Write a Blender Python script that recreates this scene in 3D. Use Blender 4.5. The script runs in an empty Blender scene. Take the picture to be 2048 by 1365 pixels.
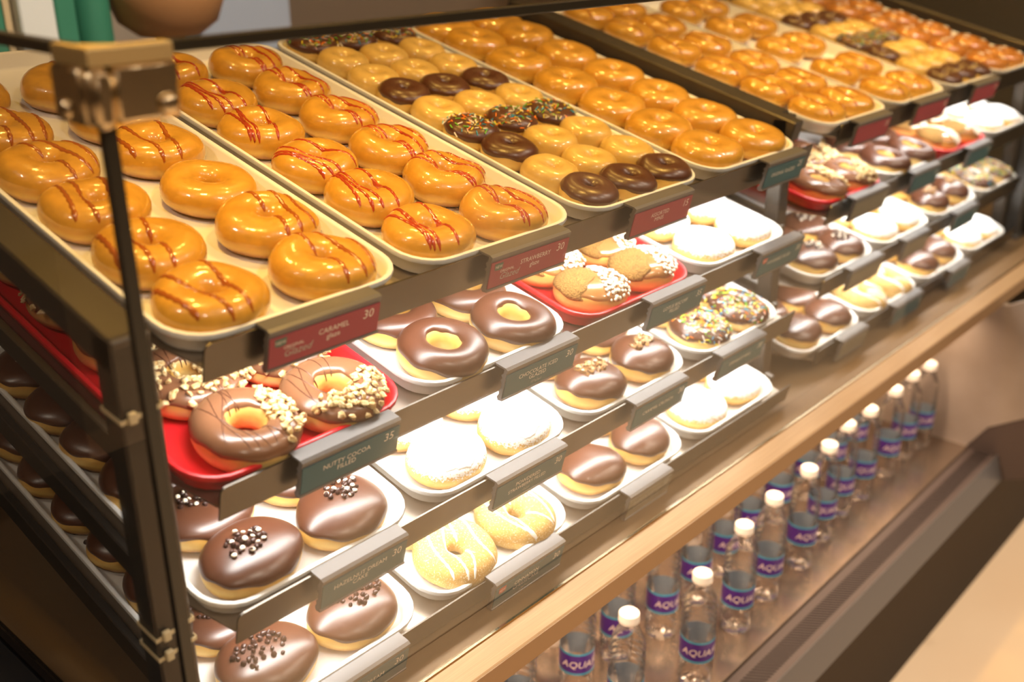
import bpy, math, random
from math import sin, cos, pi, radians, sqrt, atan2, acos, hypot
from mathutils import Vector, Matrix, Euler, Quaternion

S = bpy.context.scene
COL = S.collection
rnd = random.Random(7)

# ------------------------------------------------------------------ camera
YAW, PITCH = radians(47.94), radians(22.62)
cam_d = bpy.data.cameras.new('camera')
cam = bpy.data.objects.new('camera', cam_d)
COL.objects.link(cam)
cam.location = (-0.364, -0.6787, 1.6)
cam.rotation_euler = (pi / 2 - PITCH, 0, -YAW)
cam_d.sensor_fit = 'HORIZONTAL'
cam_d.sensor_width = 36.0
cam_d.lens = 2080.0 / 2048 * 36
cam_d.clip_start = 0.02
cam_d.dof.use_dof = True
cam_d.dof.focus_distance = 1.12
cam_d.dof.aperture_fstop = 3.2
S.camera = cam

# ------------------------------------------------------------------ world, lights, exposure
S.view_settings.view_transform = 'Standard'
S.view_settings.look = 'None'
S.view_settings.gamma = 1.0
S.view_settings.use_curve_mapping = False
S.view_settings.exposure = 0.0
S.cycles.use_denoising = True
S.cycles.max_bounces = 10
S.cycles.transparent_max_bounces = 16
S.cycles.transmission_bounces = 10
S.cycles.caustics_refractive = False
S.cycles.sample_clamp_indirect = 25.0
W = bpy.data.worlds.new('world')
S.world = W
W.use_nodes = True
W.node_tree.nodes['Background'].inputs[0].default_value = (0.55, 0.40, 0.28, 1)
W.node_tree.nodes['Background'].inputs[1].default_value = 0.42

TH = radians(13.96)
RZ = [1.2845, 1.1548, 1.0281, 0.9050]        # height of each rail's top edge
RY = [0.001, 0.003, 0.0, -0.0065]
UY, UZ = 0.0268, 0.0035                      # the right-hand rack stands slightly further back


def lamp(name, kind, loc, rot=(0, 0, 0), energy=10, color=(1, 1, 1), **kw):
    d = bpy.data.lights.new(name, kind)
    d.energy = energy
    d.color = color
    for k, v in kw.items():
        setattr(d, k, v)
    o = bpy.data.objects.new(name, d)
    o.location = loc
    o.rotation_euler = rot
    COL.objects.link(o)
    return o


AMBER = (1.0, 0.59, 0.125)
WARM = (1.0, 0.85, 0.68)
LED = (1.0, 0.97, 0.93)
# amber warming lamps hanging above the top shelf
for i in range(6):
    lamp('warming_lamp', 'SPOT', (0.02 + 0.42 * i, 0.05, 1.92), (radians(-4), 0, 0), 11, AMBER,
         spot_size=radians(95), spot_blend=0.8, shadow_soft_size=0.03)
    lamp('warming_lamp', 'SPOT', (0.20 + 0.42 * i, 0.42, 2.05), (radians(-4), 0, 0), 5.5 + 0.7 * i, AMBER,
         spot_size=radians(95), spot_blend=0.8, shadow_soft_size=0.03)
# white strips under the three upper shelves of either rack
for u in range(2):
    for i in range(3):
        x0, x1 = ((0.04, 1.03), (1.19, 2.12))[u]
        lamp('shelf_strip', 'AREA', ((x0 + x1) / 2, RY[i] + u * UY + 0.042, RZ[i] + u * UZ - 0.0215),
             (radians(20), 0, 0), (2.3, 1.9)[u], LED, shape='RECTANGLE', size=x1 - x0, size_y=0.02, spread=radians(150))
# ceiling downlights over the customers' side, plus two added fills: left end, floor
for x, y in ((0.2, -1.5), (1.4, -1.4), (2.6, -1.2), (0.8, -2.4), (2.2, -2.2), (-1.0, -1.8), (-1.2, 0.1), (3.4, -1.7), (2.1, -0.8)):
    lamp('downlight_and_fill', 'SPOT', (x, y, 2.85), (0, 0, 0), 26 if y == 0.1 else 55, WARM,
         spot_size=radians(130), spot_blend=0.6, shadow_soft_size=0.06)
# unseen fill spots added to brighten the back counter and the wall behind
lamp('counter_fill', 'SPOT', (0.70, 0.05, 2.60), (radians(54), 0, 0), 90, (1.0, 0.88, 0.72),
     spot_size=radians(46), spot_blend=0.4, shadow_soft_size=0.05)
lamp('counter_fill', 'SPOT', (1.9, 0.05, 2.60), (radians(58), 0, 0), 50, (1.0, 0.80, 0.60),
     spot_size=radians(46), spot_blend=0.4, shadow_soft_size=0.05)
# warm tubes in the roof of the bottle chiller
lamp('chiller_tube', 'AREA', (1.0, 0.02, 0.828), (radians(14), 0, 0), 7, (1.0, 0.70, 0.45),
     shape='RECTANGLE', size=1.7, size_y=0.03)


# ------------------------------------------------------------------ materials
MATS = {}


def mat(name, color=(0.8, 0.8, 0.8), rough=0.5, metal=0.0, **kw):
    m = bpy.data.materials.new(name)
    m.use_nodes = True
    b = m.node_tree.nodes['Principled BSDF']
    b.inputs['Base Color'].default_value = (*color, 1)
    b.inputs['Roughness'].default_value = rough
    b.inputs['Metallic'].default_value = metal
    for k, v in kw.items():
        b.inputs[k].default_value = v
    MATS[name] = m
    return m


def nodes(m):
    return m.node_tree.nodes, m.node_tree.links, m.node_tree.nodes['Principled BSDF']


def noise_color(m, c1, c2, scale, lo=0.35, hi=0.65, detail=4.0, coord='Object', rough=None, stretch=None):
    n, l, b = nodes(m)
    tc = n.new('ShaderNodeTexCoord')
    tx = n.new('ShaderNodeTexNoise')
    tx.inputs['Scale'].default_value = scale
    tx.inputs['Detail'].default_value = detail
    src = tc.outputs[coord]
    if stretch:
        mp = n.new('ShaderNodeMapping')
        mp.inputs['Scale'].default_value = stretch
        l.new(src, mp.inputs[0])
        src = mp.outputs[0]
    l.new(src, tx.inputs['Vector'])
    r = n.new('ShaderNodeValToRGB')
    r.color_ramp.elements[0].position = lo
    r.color_ramp.elements[1].position = hi
    r.color_ramp.elements[0].color = (*c1, 1)
    r.color_ramp.elements[1].color = (*c2, 1)
    l.new(tx.outputs[0], r.inputs[0])
    l.new(r.outputs[0], b.inputs['Base Color'])
    return tx, r


def bump(m, scale, strength, dist=0.001, detail=3.0, stretch=None):
    n, l, b = nodes(m)
    tc = n.new('ShaderNodeTexCoord')
    tx = n.new('ShaderNodeTexNoise')
    tx.inputs['Scale'].default_value = scale
    tx.inputs['Detail'].default_value = detail
    src = tc.outputs['Object']
    if stretch:
        mp = n.new('ShaderNodeMapping')
        mp.inputs['Scale'].default_value = stretch
        l.new(src, mp.inputs[0])
        src = mp.outputs[0]
    l.new(src, tx.inputs['Vector'])
    bp = n.new('ShaderNodeBump')
    bp.inputs['Strength'].default_value = strength
    bp.inputs['Distance'].default_value = dist
    l.new(tx.outputs[0], bp.inputs['Height'])
    l.new(bp.outputs[0], b.inputs['Normal'])


def dough(name, top, band, under, zmid, zw, rough=0.45, coat=0.0, bumps=0.25, bscale=120, mottled=0.12):
    """fried dough: darker crown and base, a pale proof line round the side"""
    m = mat(name, top, rough)
    n, l, b = nodes(m)
    b.inputs['Coat Weight'].default_value = coat
    b.inputs['Coat Roughness'].default_value = 0.08
    b.inputs['Subsurface Weight'].default_value = 0.0
    tc = n.new('ShaderNodeTexCoord')
    sp = n.new('ShaderNodeSeparateXYZ')
    l.new(tc.outputs['Object'], sp.inputs[0])
    tx = n.new('ShaderNodeTexNoise')
    tx.inputs['Scale'].default_value = 45
    tx.inputs['Detail'].default_value = 4
    l.new(tc.outputs['Object'], tx.inputs['Vector'])
    ad = n.new('ShaderNodeMath')
    ad.operation = 'MULTIPLY_ADD'
    ad.inputs[1].default_value = 0.006
    l.new(tx.outputs[0], ad.inputs[0])
    l.new(sp.outputs['Z'], ad.inputs[2])
    mr = n.new('ShaderNodeMapRange')
    mr.inputs['From Min'].default_value = 0.003
    mr.inputs['From Max'].default_value = 0.003 + 0.05
    l.new(ad.outputs[0], mr.inputs['Value'])
    r = n.new('ShaderNodeValToRGB')
    e = r.color_ramp.elements
    e[0].position = 0.0
    e[0].color = (*under, 1)
    e[1].position = 1.0
    e[1].color = (*top, 1)
    for p, c in ((max(0.02, (zmid - zw) / 0.05), under), (zmid / 0.05, band), (min(0.98, (zmid + zw) / 0.05), top)):
        q = e.new(p)
        q.color = (*c, 1)
    l.new(mr.outputs[0], r.inputs[0])
    t2 = n.new('ShaderNodeTexNoise')
    t2.inputs['Scale'].default_value = 90
    t2.inputs['Detail'].default_value = 6
    l.new(tc.outputs['Object'], t2.inputs['Vector'])
    mr2 = n.new('ShaderNodeMapRange')
    mr2.inputs['To Min'].default_value = 1 - mottled * 2
    mr2.inputs['To Max'].default_value = 1 + mottled
    l.new(t2.outputs[0], mr2.inputs['Value'])
    mx = n.new('ShaderNodeMix')
    mx.data_type = 'RGBA'
    mx.blend_type = 'MULTIPLY'
    mx.inputs['Factor'].default_value = 1
    l.new(r.outputs[0], mx.inputs['A'])
    l.new(mr2.outputs[0], mx.inputs['B'])
    l.new(mx.outputs['Result'], b.inputs['Base Color'])
    if bumps:
        t3 = n.new('ShaderNodeTexNoise')
        t3.inputs['Scale'].default_value = bscale
        t3.inputs['Detail'].default_value = 3
        l.new(tc.outputs['Object'], t3.inputs['Vector'])
        bp = n.new('ShaderNodeBump')
        bp.inputs['Strength'].default_value = bumps
        bp.inputs['Distance'].default_value = 0.0012
        l.new(t3.outputs[0], bp.inputs['Height'])
        l.new(bp.outputs[0], b.inputs['Normal'])
        l.new(bp.outputs[0], b.inputs['Coat Normal'])
    return m


dough('glazed_dough', (0.72, 0.36, 0.040), (0.82, 0.52, 0.10), (0.55, 0.25, 0.035), 0.011, 0.006, 0.32, 0.9, 0.55, 75, 0.16)
dough('plain_dough', (0.66, 0.38, 0.09), (0.80, 0.58, 0.22), (0.58, 0.29, 0.055), 0.013, 0.008, 0.5, 0.15, 0.3, 110)
dough('filled_dough', (0.68, 0.37, 0.08), (0.80, 0.54, 0.16), (0.56, 0.25, 0.045), 0.016, 0.008, 0.5, 0.1, 0.35, 110)
dough('mini_dough', (0.74, 0.48, 0.13), (0.80, 0.58, 0.20), (0.62, 0.36, 0.08), 0.010, 0.006, 0.35, 0.6, 0.2, 80)
dough('brown_glazed_dough', (0.50, 0.19, 0.030), (0.62, 0.33, 0.07), (0.42, 0.16, 0.03), 0.011, 0.006, 0.32, 0.9, 0.30, 60)
dough('sugared_dough', (0.66, 0.39, 0.10), (0.74, 0.50, 0.17), (0.58, 0.31, 0.07), 0.011, 0.008, 0.85, 0.0, 1.0, 700, 0.22)


def granules(m, color, scale, lo, hi, z0=None, z1=None):
    """sugar grains over a dough: noise cells above a threshold, thickening with height if z0, z1 are given"""
    n, l, b = nodes(m)
    old = b.inputs['Base Color'].links[0].from_socket
    tc = n.new('ShaderNodeTexCoord')
    tx = n.new('ShaderNodeTexNoise')
    tx.inputs['Scale'].default_value = scale
    tx.inputs['Detail'].default_value = 4
    tx.inputs['Roughness'].default_value = 0.7
    l.new(tc.outputs['Object'], tx.inputs['Vector'])
    v = tx.outputs[0]
    if z0 is not None:
        sp = n.new('ShaderNodeSeparateXYZ')
        l.new(tc.outputs['Object'], sp.inputs[0])
        mr = n.new('ShaderNodeMapRange')
        mr.inputs['From Min'].default_value = z0
        mr.inputs['From Max'].default_value = z1
        mr.inputs['To Min'].default_value = -0.28
        mr.inputs['To Max'].default_value = 0.28
        l.new(sp.outputs['Z'], mr.inputs['Value'])
        ad = n.new('ShaderNodeMath')
        l.new(v, ad.inputs[0])
        l.new(mr.outputs[0], ad.inputs[1])
        v = ad.outputs[0]
    r = n.new('ShaderNodeMapRange')
    r.inputs['From Min'].default_value = lo
    r.inputs['From Max'].default_value = hi
    l.new(v, r.inputs['Value'])
    mx = n.new('ShaderNodeMix')
    mx.data_type = 'RGBA'
    l.new(r.outputs[0], mx.inputs['Factor'])
    l.new(old, mx.inputs['A'])
    mx.inputs['B'].default_value = (*color, 1)
    l.new(mx.outputs['Result'], b.inputs['Base Color'])


granules(MATS['sugared_dough'], (0.90, 0.80, 0.58), 520, 0.55, 0.66)
granules(MATS['sugared_dough'], (0.30, 0.13, 0.03), 380, 0.68, 0.74)
dough('powdered_dough', (0.70, 0.40, 0.09), (0.82, 0.56, 0.18), (0.60, 0.29, 0.055), 0.016, 0.008, 0.6, 0.0, 0.4, 200)
granules(MATS['powdered_dough'], (0.93, 0.92, 0.90), 420, 0.47, 0.53, 0.012, 0.033)
m = mat('chocolate', (0.088, 0.030, 0.014), 0.33)
MATS['chocolate'].node_tree.nodes['Principled BSDF'].inputs['Coat Weight'].default_value = 0.25
MATS['chocolate'].node_tree.nodes['Principled BSDF'].inputs['Coat Roughness'].default_value = 0.3
bump(m, 70, 0.15, 0.001, 2)
m = mat('milk_chocolate', (0.20, 0.088, 0.042), 0.25)
bump(m, 60, 0.25, 0.0015, 2)
mat('chocolate_string', (0.13, 0.05, 0.025), 0.3)
mat('dark_chip', (0.045, 0.018, 0.013), 0.35)
mat('white_chip', (0.86, 0.74, 0.56), 0.4)
m = mat('nut', (0.80, 0.62, 0.34), 0.6)
noise_color(m, (0.50, 0.28, 0.08), (0.82, 0.66, 0.36), 160, 0.35, 0.6)
m = mat('caramel_bit', (0.42, 0.22, 0.08), 0.4)
noise_color(m, (0.09, 0.04, 0.018), (0.42, 0.23, 0.085), 220, 0.38, 0.6)
mat('pearl', (0.90, 0.82, 0.66), 0.35)
m = mat('biscuit_crumb', (0.46, 0.24, 0.05), 0.9)
noise_color(m, (0.16, 0.07, 0.010), (0.36, 0.19, 0.040), 500, 0.35, 0.65)
bump(m, 500, 1.0, 0.002, 3)
mat('caramel_icing', (0.36, 0.155, 0.045), 0.22, **{'Coat Weight': 0.5})
mat('caramel_drizzle', (0.40, 0.105, 0.012), 0.15, **{'Coat Weight': 0.8})
m = mat('strawberry_drizzle', (0.42, 0.045, 0.012), 0.15, **{'Coat Weight': 0.8})
noise_color(m, (0.20, 0.012, 0.004), (0.46, 0.06, 0.015), 300, 0.30, 0.42)
mat('white_drizzle', (0.92, 0.88, 0.80), 0.4)
m = mat('sugar', (0.93, 0.92, 0.90), 0.95)
bump(m, 600, 0.5, 0.001, 2)
mat('jam', (0.45, 0.02, 0.03), 0.2)
for nm, c in (('sprinkle_orange', (0.90, 0.22, 0.02)), ('sprinkle_yellow', (0.90, 0.72, 0.04)), ('sprinkle_green', (0.16, 0.50, 0.03)),
              ('sprinkle_white', (0.92, 0.86, 0.76)), ('sprinkle_pink', (0.90, 0.55, 0.45)), ('sprinkle_blue', (0.04, 0.34, 0.55))):
    mat(nm, c, 0.4)
mat('white_tray', (0.84, 0.83, 0.80), 0.32)
mat('red_tray', (0.72, 0.018, 0.025), 0.32)
m = mat('steel', (0.42, 0.36, 0.30), 0.36, 0.9)
bump(m, 30, 0.05, 0.0004, 3, (1, 60, 60))
m = mat('rail_steel', (0.125, 0.112, 0.096), 0.30, 1.0)
bump(m, 30, 0.05, 0.0004, 3, (1, 60, 60))
m = mat('dark_steel', (0.085, 0.072, 0.060), 0.38, 0.6)
bump(m, 30, 0.04, 0.0004, 3, (1, 60, 60))
m = mat('brushed_bronze', (0.60, 0.42, 0.25), 0.42, 0.5)
noise_color(m, (0.40, 0.255, 0.135), (0.50, 0.33, 0.18), 40, 0.3, 0.7, stretch=(0.3, 30, 30))
m = mat('bronze_face', (0.30, 0.19, 0.10), 0.45, 0.5)
m = mat('fascia_brown', (0.19, 0.12, 0.063), 0.5, 0.35)
m = mat('chiller_steel', (0.42, 0.34, 0.28), 0.24, 0.9)
noise_color(m, (0.33, 0.26, 0.205), (0.44, 0.35, 0.28), 8, 0.3, 0.7)
mat('chiller_liner', (0.75, 0.64, 0.54), 0.5)
mat('vent_dark', (0.012, 0.009, 0.008), 0.7, **{'Specular IOR Level': 0.1})
mat('vent_plate', (0.085, 0.062, 0.056), 0.5, 0.0, **{'Specular IOR Level': 0.3})
mat('lip_steel', (0.115, 0.112, 0.118), 0.4, 0.1, **{'Specular IOR Level': 0.4})
mat('kick_dark', (0.016, 0.0075, 0.0035), 0.6, **{'Specular IOR Level': 0.12})
mat('black_deck', (0.016, 0.017, 0.020), 0.3)
mat('chrome', (0.70, 0.58, 0.38), 0.24, 1.0)
mat('clamp_top_lit', (0.62, 0.47, 0.22), 0.5, 0.7)  # golden lamp light on the cap is put into this colour
mat('glass_rim', (0.028, 0.024, 0.016), 0.25)
mat('tag_holder', (0.14, 0.13, 0.125), 0.35, 0.2)
mat('card_green', (0.044, 0.125, 0.150), 0.45, **{'Specular IOR Level': 0.25})
mat('card_red', (0.34, 0.055, 0.075), 0.45, **{'Specular IOR Level': 0.25})
mat('card_grey', (0.20, 0.18, 0.13), 0.45)
mat('badge_red', (0.55, 0.05, 0.035), 0.4)
mat('badge_green', (0.05, 0.12, 0.095), 0.4)
mat('lettering', (0.80, 0.72, 0.62), 0.5)
mat('faint_lettering', (0.42, 0.40, 0.35), 0.5)
mat('cable_tie', (0.75, 0.62, 0.38), 0.4)
mat('led_diffuser', (0.9, 0.9, 0.9), 0.5, **{'Emission Color': (1, 0.97, 0.93, 1), 'Emission Strength': 3.0})
mat('bottle_cap', (0.88, 0.84, 0.80), 0.4)
mat('label_purple', (0.075, 0.018, 0.22), 0.35)
mat('label_blue', (0.05, 0.33, 0.50), 0.35)
mat('label_back', (0.27, 0.33, 0.40), 0.4)
mat('label_text', (0.86, 0.70, 0.66), 0.4)

m = mat('floor_peach', (0.86, 0.62, 0.40), 0.4)
noise_color(m, (0.90, 0.66, 0.43), (0.95, 0.73, 0.50), 2.2, 0.3, 0.7)
m = mat('wall_brown', (0.085, 0.068, 0.042), 0.6)
mat('wall_cream', (0.50, 0.42, 0.33), 0.7)
m = mat('wall_taupe', (0.16, 0.135, 0.115), 0.7)
mat('ceiling_cream', (0.72, 0.62, 0.50), 0.8)
m = mat('end_marble', (0.42, 0.33, 0.27), 0.35)
noise_color(m, (0.23, 0.185, 0.155), (0.33, 0.28, 0.25), 6, 0.3, 0.7)
mat('post_grey', (0.085, 0.085, 0.085), 0.35, 0.6)
mat('black_plastic', (0.012, 0.013, 0.016), 0.25)
mat('carton_white', (0.85, 0.86, 0.80), 0.5)
mat('carton_green', (0.05, 0.24, 0.14), 0.5)
mat('carton_tan', (0.66, 0.50, 0.28), 0.5)
m = mat('bowl_brown', (0.50, 0.24, 0.09), 0.5)
mat('paper_blue', (0.42, 0.47, 0.56), 0.6)


def thin_glass(name, tint, refl=1.0):
    """a thin pane: clear transmission with a Fresnel reflection"""
    m = bpy.data.materials.new(name)
    m.use_nodes = True
    n, l = m.node_tree.nodes, m.node_tree.links
    n.clear()
    o = n.new('ShaderNodeOutputMaterial')
    t = n.new('ShaderNodeBsdfTransparent')
    t.inputs[0].default_value = (*tint, 1)
    g = n.new('ShaderNodeBsdfGlossy')
    g.inputs['Roughness'].default_value = 0.0
    f = n.new('ShaderNodeFresnel')
    f.inputs['IOR'].default_value = 1.35
    k = n.new('ShaderNodeMath')
    k.operation = 'MULTIPLY'
    k.inputs[1].default_value = refl
    l.new(f.outputs[0], k.inputs[0])
    x = n.new('ShaderNodeMixShader')
    l.new(k.outputs[0], x.inputs[0])
    l.new(t.outputs[0], x.inputs[1])
    l.new(g.outputs[0], x.inputs[2])
    l.new(x.outputs[0], o.inputs[0])
    MATS[name] = m
    return m


thin_glass('pane_glass', (0.985, 0.99, 0.985), 0.2)
thin_glass('water_plastic', (0.985, 0.985, 0.99), 0.75)



# ------------------------------------------------------------------ mesh helpers
class MB:
    def __init__(self):
        self.v, self.f, self.mi = [], [], []

    def add(self, vs, fs, M=None, mi=0):
        o = len(self.v)
        self.v += [tuple(M @ Vector(p)) for p in vs] if M is not None else [tuple(p) for p in vs]
        self.f += [tuple(i + o for i in f) for f in fs]
        self.mi += [mi] * len(fs)
        return self

    def box(self, x0, x1, y0, y1, z0, z1, M=None, mi=0, bev=0.0):
        if bev:
            b = min(bev, (x1 - x0) / 2.01, (y1 - y0) / 2.01, (z1 - z0) / 2.01)
            rings = []
            for z, ins in ((z0, b), (z0 + b, 0), (z1 - b, 0), (z1, b)):
                rings.append([(x0 + b, y0 + ins, z), (x1 - b, y0 + ins, z), (x1 - ins, y0 + b, z), (x1 - ins, y1 - b, z),
                              (x1 - b, y1 - ins, z), (x0 + b, y1 - ins, z), (x0 + ins, y1 - b, z), (x0 + ins, y0 + b, z)])
            return self.loft(rings, M, mi, True, True)
        vs = [(x0, y0, z0), (x1, y0, z0), (x1, y1, z0), (x0, y1, z0), (x0, y0, z1), (x1, y0, z1), (x1, y1, z1), (x0, y1, z1)]
        fs = [(0, 3, 2, 1), (4, 5, 6, 7), (0, 1, 5, 4), (1, 2, 6, 5), (2, 3, 7, 6), (3, 0, 4, 7)]
        return self.add(vs, fs, M, mi)

    def loft(self, rings, M=None, mi=0, cap0=False, cap1=False, closed=True, loop=False):
        n = len(rings[0])
        vs = [p for r in rings for p in r]
        fs = []
        R = len(rings)
        for i in range(R if loop else R - 1):
            for j in range(n if closed else n - 1):
                a, b = i * n + j, i * n + (j + 1) % n
                c, d = ((i + 1) % R) * n + (j + 1) % n, ((i + 1) % R) * n + j
                fs.append((a, b, c, d))
        if cap0:
            fs.append(tuple(range(n - 1, -1, -1)))
        if cap1:
            fs.append(tuple((R - 1) * n + j for j in range(n)))
        return self.add(vs, fs, M, mi)

    def lathe(self, prof, seg=24, M=None, mi=0, cap0=True, cap1=True):
        return self.loft([[(r * cos(2 * pi * j / seg), r * sin(2 * pi * j / seg), z) for j in range(seg)] for r, z in prof], M, mi, cap0, cap1)

    def extrude(self, poly, x0, x1, M=None, mi=0):
        """poly of (y, z) swept along x"""
        return self.loft([[(x0, y, z) for y, z in poly], [(x1, y, z) for y, z in poly]], M, mi, True, True)

    def mesh(self, name, mats, smooth=False):
        me = bpy.data.meshes.new(name)
        me.from_pydata(self.v, [], self.f)
        for k in ([mats] if isinstance(mats, str) else mats):
            me.materials.append(MATS[k])
        if any(self.mi):
            me.polygons.foreach_set('material_index', self.mi)
        if smooth:
            me.polygons.foreach_set('use_smooth', [True] * len(me.polygons))
            if smooth == 'auto':
                me.set_sharp_from_angle(angle=radians(38))
        me.update()
        return me


def link(name, me, parent=None, M=None, kind=None):
    o = bpy.data.objects.new(name, me)
    COL.objects.link(o)
    if parent is not None:
        o.parent = parent
    if M is not None:
        if parent is not None:
            o.matrix_local = M
        else:
            o.matrix_world = M
    if kind:
        o['kind'] = kind
    return o


def tag(o, label, cat, group=None):
    o['label'] = label
    o['category'] = cat
    if group:
        o['group'] = group
    return o


def thing(name, label, cat, M=None, group=None):
    o = bpy.data.objects.new(name, None)
    o.empty_display_size = 0.02
    COL.objects.link(o)
    if M is not None:
        o.matrix_world = M
    return tag(o, label, cat, group)


RX = Matrix.Rotation(TH, 4, 'X')


def tier_frame(i, u):
    """origin on the rail's top edge, x along the counter, y up the slope, z off the shelf"""
    return Matrix.Translation((0, RY[i] + u * UY, RZ[i] + u * UZ)) @ RX


SIDE = ('left', 'right')
TIER = ('top', 'second', 'third', 'bottom')
ORD = ('first', 'second', 'third', 'fourth', 'fifth', 'sixth', 'seventh', 'eighth', 'ninth', 'tenth', 'eleventh')


# ------------------------------------------------------------------ the room
def structure(name, me):
    return link(name, me, None, None, 'structure')


structure('floor', MB().box(-4, 7, -6, 4, -0.1, 0).mesh('floor', 'floor_peach'))
structure('ceiling', MB().box(-4, 7, -6, 4, 3.0, 3.1).mesh('ceiling', 'ceiling_cream'))
structure('wall_back', MB().box(-4, 7, 2.4, 2.5, 0, 3.0).mesh('wall_back', 'wall_cream'))
structure('wall_left', MB().box(-4.1, -4, -6, 4, 0, 3.0).mesh('wall_left', 'wall_taupe'))
structure('wall_right', MB().box(5.0, 5.1, -6, 4, 0, 3.0).mesh('wall_right', 'wall_brown'))
structure('wall_front', MB().box(-4, 7, -6.1, -6, 0, 3.0).mesh('wall_front', 'wall_taupe'))

# ------------------------------------------------------------------ case base and bottle chiller
base = thing('display_case_base', 'long brown metal base of the doughnut case with an open bottle chiller below', 'display case')
XL, XR = -0.9, 2.62
link('deck', MB().box(-0.040, XR, -0.040, 0.66, 0.845, 0.8655).mesh('deck', 'fascia_brown'), base)
link('side_deck', MB().box(XL, -0.052, -0.040, 0.66, 0.845, 0.864, bev=0.003).mesh('side_deck', 'black_deck'), base)['label'] = 'black side deck left of the glass'
link('deck_groove', MB().box(-0.0515, -0.0405, -0.040, 0.66, 0.846, 0.8645).mesh('deck_groove', 'vent_dark'), base)
link('beam', MB().box(XL, XR, -0.079, -0.043, 0.8395, 0.8665, bev=0.0015).mesh('beam', ['brushed_bronze']), base)['label'] = 'pale bronze front beam'
link('beam_face', MB().box(XL, XR, -0.081, -0.0795, 0.839, 0.8655).mesh('beam_face', 'bronze_face'), base)
link('glass_channel', MB().box(XL, XR, -0.043, -0.040, 0.850, 0.868).mesh('glass_channel', 'chrome'), base)
link('chiller_back', MB().box(XL, 1.85, 0.28, 0.30, 0.49, 0.845).mesh('chiller_back', 'chiller_liner'), base)
link('chiller_shelf', MB().box(XL, 1.85, -0.066, 0.40, 0.47, 0.50, bev=0.002).mesh('chiller_shelf', 'chiller_steel'), base)
link('chiller_roof', MB().box(XL, XR, -0.04, 0.40, 0.832, 0.8445).mesh('chiller_roof', 'bronze_face'), base)
link('vent_plate', MB().box(XL, 1.95, -0.126, -0.067, 0.485, 0.4965).mesh('vent_plate', 'vent_plate'), base)
vs = MB()
x = -0.3
while x < 1.9:
    vs.add([(x + 0.022, -0.113, 0.4969), (x + 0.0262, -0.113, 0.4969), (x + 0.0042, -0.082, 0.4969), (x, -0.082, 0.4969)], [(0, 1, 2, 3)])
    x += 0.0085
link('vent_slots', vs.mesh('vent_slots', 'vent_dark'), base)
link('front_lip', MB().extrude([(-0.1265, 0.501), (-0.129, 0.502), (-0.146, 0.447), (-0.141, 0.445), (-0.1265, 0.47)], XL, 2.3).mesh('front_lip', 'lip_steel'), base)
link('kick_panel', MB().extrude([(-0.130, 0.446), (-0.066, 0.0), (-0.05, 0.0), (-0.11, 0.446)], XL, 4.0).mesh('kick_panel', 'kick_dark'), base)
link('end_panel', MB().extrude([(0.42, 0.49), (-0.055, 0.49), (-0.098, 0.559), (-0.20, 0.625), (-0.20, 0.90), (-0.09, 0.838), (0.42, 0.838)], 1.82, 1.84).mesh('end_panel', 'end_marble'), base)['label'] = 'beige stone end panel of the chiller'
link('end_skirt', MB().extrude([(-0.055, 0.488), (-0.098, 0.557), (-0.20, 0.623), (-0.20, 0.47), (-0.146, 0.445), (-0.06, 0.47)], 1.822, 1.836).mesh('end_skirt', 'vent_plate'), base)

# glass front and side
gz0, gz1 = 0.8685, 1.512
fg = thing('front_glass', 'long clear front pane with a dark polished top edge before the shelves', 'glass pane')
link('pane', MB().box(-0.044, 2.6, -0.0425, -0.0405, gz0, gz1).mesh('pane', 'pane_glass'), fg)
link('top_edge', MB().box(-0.044, 2.6, -0.046, -0.036, gz1 + 0.0005, gz1 + 0.009, bev=0.001).mesh('top_edge', 'glass_rim'), fg)['label'] = 'dark polished top edge'
link('corner_edge', MB().box(-0.0485, -0.0395, -0.0465, -0.0390, gz0, gz1).mesh('corner_edge', 'glass_rim'), fg)['label'] = 'dark vertical corner edge'
sg = thing('side_glass', 'clear side pane closing the left end of the doughnut case', 'glass pane')
link('pane', MB().box(-0.047, -0.045, -0.038, 0.70, gz0, gz1).mesh('pane', 'pane_glass'), sg)
link('top_edge', MB().box(-0.051, -0.041, -0.034, 0.70, gz1 + 0.0005, gz1 + 0.009, bev=0.001).mesh('top_edge', 'glass_rim'), sg)

# metal corner clamp holding both panes
cl = thing('glass_clamp', 'shiny metal corner clamp joining the two glass panes at top left', 'clamp')
link('front_jaw', MB().box(-0.043, 0.003, -0.058, -0.047, 1.474, 1.5105, bev=0.003).mesh('front_jaw', 'chrome', 'auto'), cl)
link('side_jaw', MB().box(-0.062, -0.051, -0.052, -0.012, 1.474, 1.5105, bev=0.003).mesh('side_jaw', 'chrome', 'auto'), cl)
link('corner_block', MB().box(-0.060, -0.0435, -0.062, -0.0475, 1.472, 1.5105, bev=0.005).mesh('corner_block', 'chrome', 'auto'), cl)
link('cap_plate', MB().loft([[(-0.058, -0.058, z), (0.000, -0.058, z), (0.000, -0.047, z), (-0.030, -0.047, z), (-0.051, -0.030, z), (-0.051, -0.012, z), (-0.058, -0.012, z)] for z in (1.5107, 1.5205)] + [[(-0.0575, -0.0575, 1.522), (-0.0005, -0.0575, 1.522), (-0.0005, -0.0475, 1.522), (-0.030, -0.0475, 1.522), (-0.0515, -0.030, 1.522), (-0.0515, -0.0125, 1.522), (-0.0575, -0.0125, 1.522)]], cap0=True, cap1=True).mesh('cap_plate', 'clamp_top_lit'), cl)
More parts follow.
